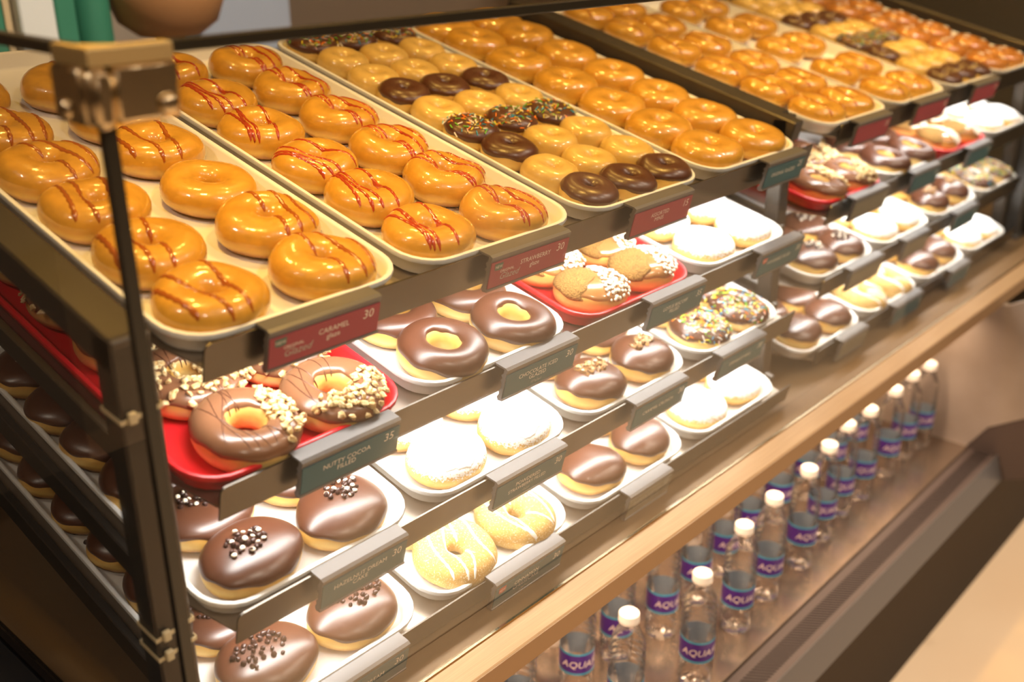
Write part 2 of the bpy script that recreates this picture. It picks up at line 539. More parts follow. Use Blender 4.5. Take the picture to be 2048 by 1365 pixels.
for px in (-0.008,):
    s = MB().lathe([(0.0, 0.004), (0.0035, 0.0042), (0.006, 0.003), (0.0075, 0.0), (0.0075, -0.002)], 20)
    link('screw', s.mesh('screw', 'chrome', True), cl, Matrix.Translation((px, -0.059, 1.483)) @ Matrix.Rotation(pi / 2, 4, 'X'))
link('screw', s.mesh('screw', 'chrome', True), cl, Matrix.Translation((-0.062, -0.028, 1.483)) @ Matrix.Rotation(-pi / 2, 4, 'Y'))


# ------------------------------------------------------------------ racks and shelves
def zip_tie(parent, x0, x1, y0, y1, z):
    b = MB()
    t = 0.0012
    rings = []
    for zz, e in ((z - 0.002, 0.0005), (z - 0.002, t), (z + 0.002, t), (z + 0.002, 0.0005)):
        rings.append([(x0 - e, y0 - e, zz - 0.004), (x1 + e, y0 - e, zz), (x1 + e, y1 + e, zz + 0.002), (x0 - e, y1 + e, zz)])
    b.loft(rings, loop=True)
    b.box(x0 + 0.004, x0 + 0.011, y0 - 0.006, y0 - 0.001, z - 0.006, z + 0.004, bev=0.001)
    link('cable_tie', b.mesh('cable_tie', 'cable_tie'), parent)['label'] = 'clear cable tie round the post'


def rack_end(name, label, x0, x1, py0, py1, u, v_front, ztop, ties=()):
    t = thing(name, label, 'rack')
    # front post up to a mitred corner, then a sloping top bar along the tray
    link('post', MB().box(x0, x1, py0, py1, 0.866, ztop, bev=0.002).mesh('post', 'dark_steel'), t)
    F = tier_frame(0, u)
    link('top_bar', MB().box(x0, x1, v_front, 0.62, -0.012, 0.018, M=F, bev=0.002).mesh('top_bar', 'dark_steel'), t)
    link('rear_post', MB().box(x0, x1, 0.56, 0.59, 0.866, 1.425, bev=0.002).mesh('rear_post', 'dark_steel'), t)
    for i in (1, 2, 3):
        F = tier_frame(i, u)
        sx = 0.0005 if x0 < 0 else x0 + 0.008
        link('side_rail', MB().box(sx, sx + 0.009, 0.035, 0.60, -0.037, -0.0115, M=F, bev=0.0015).mesh('side_rail', 'dark_steel'), t)
    for z in ties:
        zip_tie(t, x0, x1, py0, py1, z)
    return t


rack_end('rack_frame', 'dark steel side frame with cable ties at the left end of the rack', -0.040, -0.006, 0.012, 0.040, 0, 0.014, 1.307, (1.243, 1.040, 1.020))
rack_end('rack_frame', 'dark steel frame closing the right end of the left rack', 1.040, 1.066, 0.045, 0.070, 0, 0.036, 1.314)
rack_end('rack_frame', 'dark steel frame at the left end of the right rack', 1.072, 1.096, 0.060, 0.085, 1, 0.050, 1.314)
rack_end('rack_frame', 'dark steel frame at the far right end of the right rack', 2.190, 2.215, 0.060, 0.085, 1, 0.036, 1.314)

for u in range(2):
    for i in range(4):
        F = tier_frame(i, u)
        x0, x1 = ((0.030, 1.038), (1.185, 2.165))[u]
        t = thing('shelf', '%s metal shelf of the %s rack with an upturned front rail' % (TIER[i], SIDE[u]), 'shelf', F, 'rack shelves')
        sx0 = x0 - (0.0195 if u == 0 else 0.060)
        v0 = 0.002
        link('panel', MB().loft([[(x0, v0, z), (x1, v0, z), (x1, 0.60, z), (sx0, 0.60, z), (sx0, 0.07, z)] for z in (-0.0228, -0.0210)], cap0=True, cap1=True).mesh('panel', 'steel'), t)
        hb = -0.036 if i < 3 else -0.030
        r = 0.006
        rail = []
        for v in (-0.0012, 0.0008):
            rail.append([(x0, v, hb), (x1, v, hb), (x1, v, 0)] + [(x0 + r - r * sin(a), v, -r + r * cos(a)) for a in (0, 0.5, 1.05, 1.5708)])
        link('front_rail', MB().loft(rail, cap0=True, cap1=True).mesh('front_rail', 'rail_steel'), t)
        if i < 3:
            link('light_strip', MB().box(x0 + 0.02, x1 - 0.02, 0.026, 0.046, -0.0285, -0.0230, bev=0.001).mesh('light_strip', 'led_diffuser'), t)


# ------------------------------------------------------------------ trays
def rrect(x0, x1, y0, y1, r, n=6):
    pts = []
    for cx, cy, a0 in ((x1 - r, y0 + r, -pi / 2), (x1 - r, y1 - r, 0), (x0 + r, y1 - r, pi / 2), (x0 + r, y0 + r, pi)):
        for k in range(n + 1):
            a = a0 + pi / 2 * k / n
            pts.append((cx + r * cos(a), cy + r * sin(a)))
    return pts


TW, TL = 0.243, 0.598
RIM = -0.0105


def tray_mesh(name, material, TL=TL):
    b = MB()
    rings = []
    for ins, z in ((0.014, -0.0103), (0.009, -0.0085), (0.004, 0.0040), (0.0004, 0.0075), (0.0, 0.0105), (0.0006, 0.0122), (0.0025, 0.0128),
                   (0.0046, 0.0122), (0.0062, 0.0105), (0.0105, -0.0035), (0.0125, -0.0058), (0.0165, -0.0068)):
        rings.append([(x, y, z + RIM) for x, y in rrect(ins, TW - ins, ins, TL - ins, 0.042 - ins * 0.9)])
    b.loft(rings, cap0=True, cap1=True)
    return b.mesh(name, material, 'auto')


TRAY = {'white': tray_mesh('white_tray', 'white_tray'), 'red': tray_mesh('red_tray', 'red_tray')}
TRAY['long'] = tray_mesh('long_white_tray', 'white_tray', 0.640)
TRAYS = {}
KIND = [['white'] * 4, ['red', 'white', 'red', 'white'], ['white'] * 4, ['white'] * 4]
for u in range(2):
    for i in range(4):
        left = 0.013 if u == 0 else (1.142, 1.168, 1.168, 1.135)[i]
        for k in range(4):
            x = left + k * 0.2545
            F = tier_frame(i, u)
            o = link('serving_tray', TRAY['long' if (u, i, k) == (0, 0, 0) else KIND[i][k]], None, F @ Matrix.Translation((x, 0.005, 0)))
            tag(o, '%s serving tray, %s from the left on the %s shelf of the %s rack' % (KIND[i][k], ORD[k], TIER[i], SIDE[u]), 'tray', 'serving trays')
            TRAYS[(u, i, k)] = x


# ------------------------------------------------------------------ doughnut shapes
def spow(a, e):
    return math.copysign(abs(a) ** e, a)


class Dough:
    """Rc ring radius, rho half thickness of the ring, hz half height, zb height of the middle above the base"""

    def __init__(s, Rc, rho, hz, zb, seed, e=0.9, wob=0.03, sx=1.0, sy=1.0, tilt=0.06):
        q = random.Random(seed)
        s.Rc, s.rho, s.hz, s.zb, s.e, s.sx, s.sy = Rc, rho, hz, zb, e, sx, sy
        s.k = [(k, q.uniform(-wob, wob) / (1 + 0.3 * k), q.uniform(0, 6.28)) for k in (1, 2, 3, 5)]
        s.t = [(k, q.uniform(-tilt, tilt), q.uniform(0, 6.28)) for k in (1, 2, 3)]
        s.dim = q.uniform(0.0, 1.0)
        if Rc >= rho:
            s.f0, s.f1, s.closed = -pi, pi, False
        else:
            d = pi - acos(max(-1, min(1, spow(Rc / rho, 1 / e)))) if Rc > 0 else pi / 2
            s.f0, s.f1, s.closed = -d, d, True

    def w(s, th):
        return 1 + sum(a * cos(k * th + p) for k, a, p in s.k)

    def zz(s, th, r=1.0):
        # the lumpiness fades out towards the middle of a closed crown
        g = min(1.0, r / (0.7 * (s.Rc + s.rho)))
        return 1 + g * g * sum(a * cos(k * th + p) for k, a, p in s.t)

    def P(s, th, f, off=0.0):
        r = s.Rc + s.rho * spow(cos(f), s.e)
        z = s.hz * spow(sin(f), s.e)
        if off:
            nr, nz = cos(f) / s.rho, sin(f) / s.hz
            L = hypot(nr, nz) or 1
            r += off * nr / L
            z += off * nz / L
        z = (z * s.zz(th, max(r, 0.0)) if z > 0 else z)
        r = max(r, 0.0) * s.w(th)
        z = max(z, -s.zb * 0.98) + s.zb
        return Vector((r * cos(th) * s.sx, r * sin(th) * s.sy, z))

    def top(s, x, y):
        x, y = x / s.sx, y / s.sy
        th = atan2(y, x)
        q = hypot(x, y) / s.w(th)
        c = abs(q - s.Rc) / s.rho
        if s.closed and q < s.Rc:
            c = min(c, s.Rc / s.rho)
        if c >= 0.97:
            return None
        c = c ** (1 / s.e)
        return s.hz * sqrt(max(0, 1 - c * c)) ** s.e * s.zz(th, q) + s.zb

    def body(s, name, material, nt=44, nf=24):
        b = MB()
        if s.closed:
            fs = [s.f0 + (s.f1 - s.f0) * k / nf for k in range(nf + 1)]
            b.loft([[s.P(2 * pi * j / nt, f) for j in range(nt)] for f in fs], cap0=True, cap1=True)
        else:
            fs = [-pi + 2 * pi * k / nf for k in range(nf)]
            b.loft([[s.P(2 * pi * j / nt, f) for j in range(nt)] for f in fs], loop=True)
        return b.mesh(name, material, True)

    def coat(s, name, material, fa, fb=None, t=0.0016, amp=0.12, seed=0, nt=60, nf=16, freq=(2, 3, 5, 9), mask=None):
        """icing over the crown: from angle fa (outer side) to fb (inside the hole)"""
        q = random.Random(seed)
        w1 = [(k, q.uniform(0.3, 1) * amp / (1 + 0.15 * k), q.uniform(0, 6.28)) for k in freq]
        w2 = [(k, q.uniform(0.3, 1) * amp * 0.6 / (1 + 0.2 * k), q.uniform(0, 6.28)) for k in freq]
        b = MB()
        end = s.closed
        fbb = s.f1 if end else (fb if fb is not None else pi - 0.35)
        rings = []
        for j in range(nf + 1):
            ring = []
            for i in range(nt):
                th = 2 * pi * i / nt
                a = fa + sum(A * cos(k * th + p) for k, A, p in w1)
                c = fbb if end else fbb + sum(A * cos(k * th + p) for k, A, p in w2)
                f = a + (c - a) * j / nf
                d = j if end else min(j, nf - j)
                off = -0.0006 if d == 0 else t * (0.75 if d == 1 else 1.0)
                ring.append(s.P(th, f, off))
            rings.append(ring)
        b.loft(rings, cap1=end)
        return b.mesh(name, material, True)

    def sector(s, name, material, th0, th1, fa, fb, t, seed=0, n=26, nf=14, amp=0.25):
        """a coat that covers only part of the way round"""
        q = random.Random(seed)
        ph = [q.uniform(0, 6.28) for _ in range(4)]
        b = MB()
        rings = []
        for j in range(nf + 1):
            ring = []
            f = fa + (fb - fa) * j / nf
            d0 = amp * (sin(3 * f + ph[0]) + 0.6 * sin(9 * f + ph[1]))
            d1 = amp * (sin(3 * f + ph[2]) + 0.6 * sin(8 * f + ph[3]))
            for i in range(n + 1):
                th = (th0 + d0) + (th1 + d1 - th0 - d0) * i / n
                e = min(i, n - i, j, nf - j) if not s.closed else min(i, n - i, j)
                ring.append(s.P(th, f + 0.05 * sin(7 * th + ph[1]) * (1 if j < nf else 0), -0.0006 if e == 0 else t))
            rings.append(ring)
        b.loft(rings, closed=False)
        return b.mesh(name, material, True)

    def stripes(self, name, material, paths, width=0.0022, lift=0.0011):
        b = MB()
        for path in paths:
            run = []

            def flush(run):
                if len(run) < 3:
                    return
                rings = []
                for a in range(len(run)):
                    p, qn = run[max(a - 1, 0)], run[min(a + 1, len(run) - 1)]
                    d = Vector((qn[0] - p[0], qn[1] - p[1], 0))
                    d = d.normalized() if d.length > 1e-9 else Vector((0, 1, 0))
                    nrm = Vector((-d.y, d.x, 0))
                    wd = width * (0.35 if a in (0, len(run) - 1) else 1) * (1 + 0.25 * sin(a * 1.7 + len(path)))
                    ring = []
                    for o, h in ((-1, -0.0008), (-0.7, lift * 0.7), (0, lift), (0.7, lift * 0.7), (1, -0.0008)):
                        x, y = run[a][0] + nrm.x * wd * o, run[a][1] + nrm.y * wd * o
                        z = self.top(x, y)
                        ring.append((x, y, (z if z is not None else run[a][2] - 0.002) + h))
                    rings.append(ring)
                b.loft(rings, closed=False)
            for x, y in path:
                z = self.top(x, y)
                if z is None:
                    flush(run)
                    run = []
                else:
                    run.append((x, y, z))
            flush(run)
        return b.mesh(name, material, True)

    def spots(s, n, seed, cond=lambda x, y: True, dmin=0.003):
        q = random.Random(seed)
        out, tries = [], 0
        R = (s.Rc + s.rho) * 1.05
        while len(out) < n and tries < n * 200:
            tries += 1
            x, y = q.uniform(-R, R) * s.sx, q.uniform(-R, R) * s.sy
            if not cond(x, y):
                continue
            z = s.top(x, y)
            if z is None or any(hypot(x - a, y - c) < dmin for a, c, _ in out):
                continue
            out.append((x, y, z))
        return out

    def normal(s, x, y):
        e = 0.0008
        z0 = s.top(x, y)
        zx, zy = s.top(x + e, y), s.top(x, y + e)
        zx = z0 - 0.002 if zx is None else zx
        zy = z0 - 0.002 if zy is None else zy
        return Vector((-(zx - z0) / e, -(zy - z0) / e, 1)).normalized()


# small toppings, one mesh per shape
def ico(name, material, r, seed, jit, flat=(1, 1, 1)):
    q = random.Random(seed)
    t = (1 + sqrt(5)) / 2
    vs = [(-1, t, 0), (1, t, 0), (-1, -t, 0), (1, -t, 0), (0, -1, t), (0, 1, t), (0, -1, -t), (0, 1, -t), (t, 0, -1), (t, 0, 1), (-t, 0, -1), (-t, 0, 1)]
    fs = [(0, 11, 5), (0, 5, 1), (0, 1, 7), (0, 7, 10), (0, 10, 11), (1, 5, 9), (5, 11, 4), (11, 10, 2), (10, 7, 6), (7, 1, 8), (3, 9, 4), (3, 4, 2), (3, 2, 6), (3, 6, 8), (3, 8, 9), (4, 9, 5), (2, 4, 11), (6, 2, 10), (8, 6, 7), (9, 8, 1)]
    out = []
    for v in vs:
        k = r / hypot(1, t) * (1 + q.uniform(-jit, jit))
        out.append((v[0] * k * flat[0], v[1] * k * flat[1], v[2] * k * flat[2]))
    return out, fs


def geo(mb):
    return mb.v, mb.f


NUTS = [ico('nut', 'nut', 0.0040, 11 + k, 0.42, (1.0, 0.8, 0.7)) for k in range(4)]
BITS = [ico('bit', 'caramel_bit', 0.0044, 31 + k, 0.40, (1.0, 0.85, 0.8)) for k in range(3)]
CHIP = geo(MB().lathe([(0.0002, -0.0016), (0.0021, -0.0016), (0.0026, -0.0008), (0.0022, 0.0008), (0.0011, 0.0024), (0.0002, 0.0032)], 10))
OVAL = geo(MB().lathe([(0.0002, -0.0014), (0.0016, -0.0011), (0.0026, 0.0), (0.0016, 0.0011), (0.0002, 0.0014)], 10))
PEARL = geo(MB().lathe([(0.0002, -0.0014), (0.0018, -0.0012), (0.0028, 0.0), (0.0018, 0.0012), (0.0002, 0.0014)], 10))
SPRK = geo(MB().lathe([(0.0002, -0.0031), (0.0007, -0.0028), (0.0007, 0.0028), (0.0002, 0.0031)], 6))
PIECE = {}
for nm, lst, mt in (('chopped_nut', NUTS, 'nut'), ('caramel_bit', BITS, 'caramel_bit'), ('chocolate_chip', [CHIP], 'dark_chip'),
                    ('white_chip', [OVAL], 'white_chip'), ('white_pearl', [PEARL], 'pearl')):
    PIECE[nm] = [MB().add(*g).mesh(nm, mt, nm not in ('chopped_nut', 'caramel_bit')) for g in lst]
    PIECE[nm + '_geo'] = (lst, mt)


def seat(d, spots, seed, lift, lean=0.5, spin=True, lay=0.0):
    q = random.Random(seed)
    out = []
    for x, y, z in spots:
        nrm = d.normal(x, y)
        rot = nrm.to_track_quat('Z', 'Y').to_matrix().to_4x4()
        R = rot @ Matrix.Rotation(q.uniform(0, 6.28), 4, 'Z') @ Matrix.Rotation(lay + q.uniform(-lean, lean), 4, 'X')
        sc = q.uniform(0.75, 1.2)
        out.append(Matrix.Translation(Vector((x, y, z)) + nrm * (lift * q.uniform(0.7, 1.5))) @ R @ Matrix.Scale(sc, 4))
    return out


def merged(nm, mats_, seed):
    lst, mt = PIECE[nm + '_geo']
    q = random.Random(seed)
    b = MB()
    for M in mats_:
        b.add(*q.choice(lst), M=M)
    return b.mesh(nm + 's', mt, False)


def sprinkles(d, n, seed, lift=0.0012, cond=lambda x, y: True):
    q = random.Random(seed)
    b = MB()
    for M in seat(d, d.spots(n, seed, cond, 0.0012), seed, lift, 0.25, lay=pi / 2):
        b.add(*SPRK, M=M, mi=q.choice((0, 0, 1, 1, 1, 2, 2, 3, 3, 3, 4, 5) if q.random() < 0.9 else (5,)))
    return b.mesh('sprinkles', ['sprinkle_orange', 'sprinkle_yellow', 'sprinkle_green', 'sprinkle_white', 'sprinkle_pink', 'sprinkle_blue'], False)


# every variant: (object name, look, [(part name, mesh, kind or None)], [(piece name, [matrices])])
def wavy(c, amp, ph, slope=0.0, n=46, R=0.055):
    out = []
    for k in range(n + 1):
        y = -R + 2 * R * k / n
        out.append((c + slope * y + amp * sin(y * 55 + ph), y))
    return out


VAR = {}


def add_var(key, v):
    VAR.setdefault(key, []).append(v)


def ring(seed, R=0.0475, **kw):
    return Dough(0.0268, 0.0220, 0.0190, 0.0172, seed, sx=1.03, sy=0.94, **kw)


for s in range(6):
    q = random.Random(100 + s)
    d = ring(s, wob=0.045, tilt=0.10)
    # caramel and strawberry stripes over a clear glaze
    for key, mt, look, wd in (('caramel', 'caramel_drizzle', 'caramel-striped glazed donut', 0.0025), ('strawberry', 'strawberry_drizzle', 'red-striped glazed donut', 0.0020)):
        cs = [q.uniform(-0.038, -0.028), q.uniform(-0.022, -0.012), q.uniform(0.004, 0.014)] if s % 2 == 0 else [q.uniform(-0.012, 0.0), q.uniform(0.014, 0.022), q.uniform(0.028, 0.036)]
        if key == 'strawberry':
            cs.append(cs[0] + 0.007)
        paths = [wavy(c, q.uniform(0.001, 0.0024), q.uniform(0, 6), q.uniform(-0.12, 0.08)) for c in cs]
        add_var(key, ('glazed_donut', look, [('dough', d.body('dough', 'glazed_dough'), None), (key + '_drizzle', d.stripes(key + '_drizzle', mt, paths, wd), None)], []))
for s in range(3):
    d = Dough(0.0285, 0.0200, 0.0165, 0.0158, 40 + s, wob=0.03)
    add_var('glazed', ('glazed_donut', 'plain glazed ring donut', [('dough', d.body('dough', 'glazed_dough'), None)], []))
for s in range(4):
    # broad soft rings with an almost closed dimple
    d = Dough(0.0262, 0.0235, 0.0185, 0.0160, 50 + s, wob=0.02, e=0.85, sx=1.04, sy=0.90)
    add_var('original', ('glazed_donut', 'plain shiny glazed donut', [('dough', d.body('dough', 'glazed_dough'), None)], []))
    d = Dough(0.0240, 0.0242, 0.0180, 0.0155, 60 + s, wob=0.02, e=0.85, sx=1.03, sy=0.94)
    paths = [wavy(random.Random(s).uniform(0.012, 0.03), 0.003, s, -0.2), wavy(-0.02, 0.003, s + 2, 0.1)]
    add_var('far_striped', ('glazed_donut', 'glazed donut with thin stripes', [('dough', d.body('dough', 'glazed_dough', 36, 18), None), ('caramel_drizzle', d.stripes('caramel_drizzle', 'caramel_drizzle', paths, 0.0022), None)], []))
    d = Dough(0.0240, 0.0235, 0.0175, 0.0150, 64 + s, wob=0.02, e=0.85, sx=1.06, sy=0.88)
    blobs = [[(bx + 0.0015 * k, by + 0.001 * sin(k)) for k in range(7)] for bx, by in ((-0.02, 0.012), (0.012, -0.02), (0.016, 0.016))]
    add_var('dotted', ('glazed_donut', 'brown donut with white dabs', [('dough', d.body('dough', 'brown_glazed_dough', 36, 18), None), ('white_drizzle', d.stripes('white_drizzle', 'white_drizzle', blobs, 0.004), None)], []))
for s in range(4):
    d = Dough(0.0195, 0.0168, 0.0160, 0.0150, 70 + s, wob=0.03, e=0.9)
    add_var('mini_plain', ('mini_donut', 'pale plain mini donut', [('dough', d.body('dough', 'mini_dough', 36, 20), None)], []))
    d = Dough(0.0195, 0.0160, 0.0150, 0.0145, 75 + s, wob=0.03)
    ic = d.coat('chocolate_icing', 'chocolate', 0.12, None, 0.0013, 0.12, s)
    add_var('mini_choc', ('mini_donut', 'chocolate-iced mini donut', [('dough', d.body('dough', 'mini_dough', 36, 20), None), ('chocolate_icing', ic, None)], []))
    d = Dough(0.0195, 0.0160, 0.0150, 0.0145, 79 + s, wob=0.03)
    ic = d.coat('chocolate_icing', 'chocolate', 0.12, None, 0.0013, 0.12, s)
    add_var('mini_sprinkle', ('mini_donut', 'mini donut with rainbow sprinkles', [('dough', d.body('dough', 'mini_dough', 36, 20), None), ('chocolate_icing', ic, None), ('sprinkles', sprinkles(d, 90, s, 0.002), 'stuff')], []))
for s in range(4):
    # chocolate iced rings
    d = Dough(0.0312, 0.0175, 0.0175, 0.0175, 90 + s, wob=0.025)
    ic = d.coat('chocolate_icing', 'chocolate', 0.10, pi - 0.75, 0.0016, 0.16, s)
    add_var('choc_ring', ('iced_donut', 'chocolate-iced ring donut', [('dough', d.body('dough', 'plain_dough'), None), ('chocolate_icing', ic, None)], []))
    # nutty cocoa rings: milk chocolate, thin strings, nuts on one side
    d = Dough(0.0318, 0.0178, 0.0170, 0.0170, 95 + s, wob=0.03)
    ic = d.coat('chocolate_icing', 'milk_chocolate', 0.12, pi - 0.75, 0.0018, 0.14, s)
    q = random.Random(s)
    paths = [wavy(q.uniform(-0.035, 0.012), 0.004, q.uniform(0, 6), q.uniform(-0.5, 0.5)) for _ in range(6)]
    st = d.stripes('chocolate_string', 'chocolate_string', paths, 0.0007, 0.0028)
    half = ((lambda x, y: x > 0.020 + 0.2 * y), (lambda x, y: y < -0.008 + 0.3 * x), (lambda x, y: y < 0.014), (lambda x, y: y < 0.0))[s]
    pts = seat(d, d.spots((55, 75, 100, 80)[s], s, half, 0.0036), s, 0.0032, 1.5)
    add_var('nutty', ('iced_donut', 'milk-chocolate ring with chopped nuts', [('dough', d.body('dough', 'plain_dough'), None), ('chocolate_icing', ic, None), ('chocolate_strings', st, None)], [('chopped_nut', pts)]))
    # sprinkled rings
    d = Dough(0.0285, 0.0190, 0.0165, 0.0160, 110 + s, wob=0.03)
    ic = d.coat('chocolate_icing', 'chocolate', 0.1, pi - 0.4, 0.0016, 0.14, s)
    add_var('sprinkled', ('iced_donut', 'chocolate ring with rainbow sprinkles', [('dough', d.body('dough', 'plain_dough'), None), ('chocolate_icing', ic, None), ('sprinkles', sprinkles(d, 230, s, 0.0024, lambda x, y: True), 'stuff')], []))
    # cinnamon sugar rings with white drizzle
    d = Dough(0.0300, 0.0205, 0.0165, 0.0158, 120 + s, wob=0.035)
    q = random.Random(s + 5)
    paths = [wavy(c + q.uniform(-.004, .004), 0.005, q.uniform(0, 6), q.uniform(-0.4, 0.1)) for c in (-0.026, -0.010, 0.010, 0.028)]
    add_var('cinnamon', ('sugared_donut', 'cinnamon-sugar ring with white drizzle', [('dough', d.body('dough', 'sugared_dough'), None), ('white_drizzle', d.stripes('white_drizzle', 'white_drizzle', paths, 0.0017), None)], []))
    # filled, powdered
    d = Dough(0.0, 0.0455, 0.0195, 0.0165, 130 + s, e=0.80, wob=0.04, sx=1.13, sy=0.91)
    pw = d.coat('powdered_sugar', 'sugar', 0.78, None, 0.0007, 0.16, s, 150, 18, (1, 2, 3, 7, 19, 37, 53))
    add_var('powdered', ('filled_donut', 'white powdered filled donut', [('dough', d.body('dough', 'powdered_dough'), None), ('powdered_sugar', pw, None)], []))
    # filled, plain chocolate
    d = Dough(0.0, 0.0430, 0.0215, 0.0180, 140 + s, e=0.80, wob=0.04, sx=1.14, sy=0.96)
    ic = d.coat('chocolate_icing', 'chocolate', 0.16, None, 0.0016, 0.10, s, 72, 16)
    add_var('custard', ('filled_donut', 'plain chocolate-topped filled donut', [('dough', d.body('dough', 'filled_dough'), None), ('chocolate_icing', ic, None)], []))
    # hazelnut: dark and white chips in a heap
    d = Dough(0.0, 0.0455, 0.0200, 0.0170, 150 + s, e=0.80, wob=0.04, sx=1.14, sy=0.91)
    ic = d.coat('chocolate_icing', 'chocolate', 0.14, None, 0.0016, 0.12, s, 72, 16)
    cx, cy = (-0.006, 0.004) if s % 2 == 0 else (0.010, 0.010)
    near = lambda x, y: ((x - cx) / 0.020) ** 2 + ((y - cy) / 0.014) ** 2 < 1
    pa = seat(d, d.spots(24, s, near, 0.0040), s, 0.0030, 1.2)
    pb = seat(d, d.spots(12, s + 9, near, 0.0055), s, 0.0042, 0.9)
    add_var('hazelnut', ('filled_donut', 'chocolate donut with mixed chips', [('dough', d.body('dough', 'filled_dough'), None), ('chocolate_icing', ic, None)], [('chocolate_chip', pa), ('white_chip', pb)]))
    near2 = lambda x, y: ((x - cx) / 0.027) ** 2 + ((y - cy + 0.002) / 0.019) ** 2 < 1
    pa = seat(d, d.spots(34, s + 3, near2, 0.0042), s, 0.0030, 1.3)
    add_var('chip', ('filled_donut', 'chocolate donut with dark chips', [('dough', d.body('dough', 'filled_dough'), None), ('chocolate_icing', ic, None)], [('chocolate_chip', pa)]))
    # caramel crunch
    d = Dough(0.0, 0.0435, 0.0220, 0.0185, 160 + s, e=0.80, wob=0.04, sx=1.12, sy=0.94)
    ic = d.coat('chocolate_icing', 'chocolate', 0.10, None, 0.0016, 0.12, s, 72, 16)
    near3 = lambda x, y: abs(y - 0.006) < 0.009 + 0.1 * x and -0.02 < x < 0.026
    pa = seat(d, d.spots(26, s + 3, near3, 0.0036), s, 0.0026, 1.4)
    add_var('crunch', ('filled_donut', 'chocolate donut with caramel crunch', [('dough', d.body('dough', 'filled_dough'), None), ('chocolate_icing', ic, None)], [('caramel_bit', pa)]))
    # biscuit crumb on one half, white pearls on the other
    d = Dough(0.0, 0.0450, 0.0200, 0.0170, 170 + s, e=0.80, wob=0.04, sx=1.15, sy=0.90)
    ic = d.coat('caramel_icing', 'caramel_icing', 0.30, None, 0.0014, 0.10, s, 72, 16)
    cr = d.sector('biscuit_crumb', 'biscuit_crumb', pi * 0.42, pi * 1.28, 0.16, d.f1, 0.0030, s, 30, 14, 0.12)
    pa = seat(d, d.spots(92, s + 3, lambda x, y: x > 0.004 + 0.25 * y, 0.0040), s, 0.0026, 0.35)
    add_var('biscuit', ('filled_donut', 'biscuit-crumb donut with white pearls', [('dough', d.body('dough', 'filled_dough'), None), ('caramel_icing', ic, None), ('biscuit_crumb', cr, None)], [('white_pearl', pa)]))

COUNT = {}
MERGE = {}
FLOOR_H = -0.0171
ROT = {'caramel': 0.25, 'strawberry': 0.25, 'nutty': 0.35, 'cinnamon': 0.4, 'powdered': 0.3, 'custard': 0.3, 'hazelnut': 0.3, 'chip': 0.3, 'crunch': 0.3, 'biscuit': 0.25, 'original': 0.2, 'far_striped': 0.3, 'dotted': 0.2, 'glazed': 0.3}


def place(u, i, x, v, key, where, group, scale=1.0, individual=False, pick=None, rot=None):
    k = COUNT.get(key, 0)
    COUNT[key] = k + 1
    vs_ = VAR[key]
    idx = (k if pick is None else pick) % len(vs_)
    name, look, parts, pieces = vs_[idx]
    a = ROT.get(key)
    a = rnd.uniform(-a, a) if a is not None else rnd.uniform(0, 6.28)
    if rot is not None:
        a = rot
    M = tier_frame(i, u) @ Matrix.Translation((x, v, FLOOR_H)) @ Matrix.Rotation(a, 4, 'Z') @ Matrix.Scale(scale, 4)
    label = look + ', ' + where
    if len(parts) == 1 and not pieces:
        o = link(name, parts[0][1], None, M)
        return tag(o, label, 'donut', group)
    t = thing(name, label, 'donut', M, group)
    for pn, me, kd in parts:
        link(pn, me, t, Matrix.Identity(4), kd)
    for pn, ms in pieces:
        if individual:
            q = random.Random(k)
            for m_ in ms:
                link(pn, q.choice(PIECE[pn]), t, m_)
        else:
            ck = (key, idx, pn)
            if ck not in MERGE:
                MERGE[ck] = merged(pn, ms, idx)
            link(pn + 's', MERGE[ck], t, Matrix.Identity(4), 'stuff')
    return t


def rows(u, i, k, key, vs_, us=(0.060, 0.178), scale=1.0, individual=1, names=('left', 'right'), jit=0.003, picks=None):
    x0 = TRAYS[(u, i, k)]
    for r, v in enumerate(vs_):
        for c, uu in enumerate(us):
            kk = key(r, c) if callable(key) else key
            if kk is None:
                continue
            where = '%s row %s, %s tray of %s rack\'s %s shelf' % ('front' if r == 0 else ORD[r], names[c], ORD[k], SIDE[u], TIER[i])
            if (u, k) == (0, 0) and i > 0 and r > 1 and c == 0:
                uu -= 0.010
            place(u, i, x0 + uu + rnd.uniform(-jit, jit), v + rnd.uniform(-jit, jit), kk, where,
                  'donuts on the %s shelf of the %s rack' % (TIER[i], SIDE[u]), scale, u == 0 and r < individual)


C3 = ('left', 'middle', 'right')
MV = [0.044, 0.105, 0.173, 0.239, 0.299, 0.366, 0.427, 0.492, 0.560]


def mini(r, c):
    if r in (0,):
        return 'mini_choc'
    if r == 2:
        return 'mini_choc' if c == 0 else 'mini_plain'
    if r in (3, 8):
        return 'mini_sprinkle'
    if r == 5:
        return 'mini_choc'
    return 'mini_plain'


R6 = [0.054, 0.146, 0.236, 0.330, 0.425, 0.522]
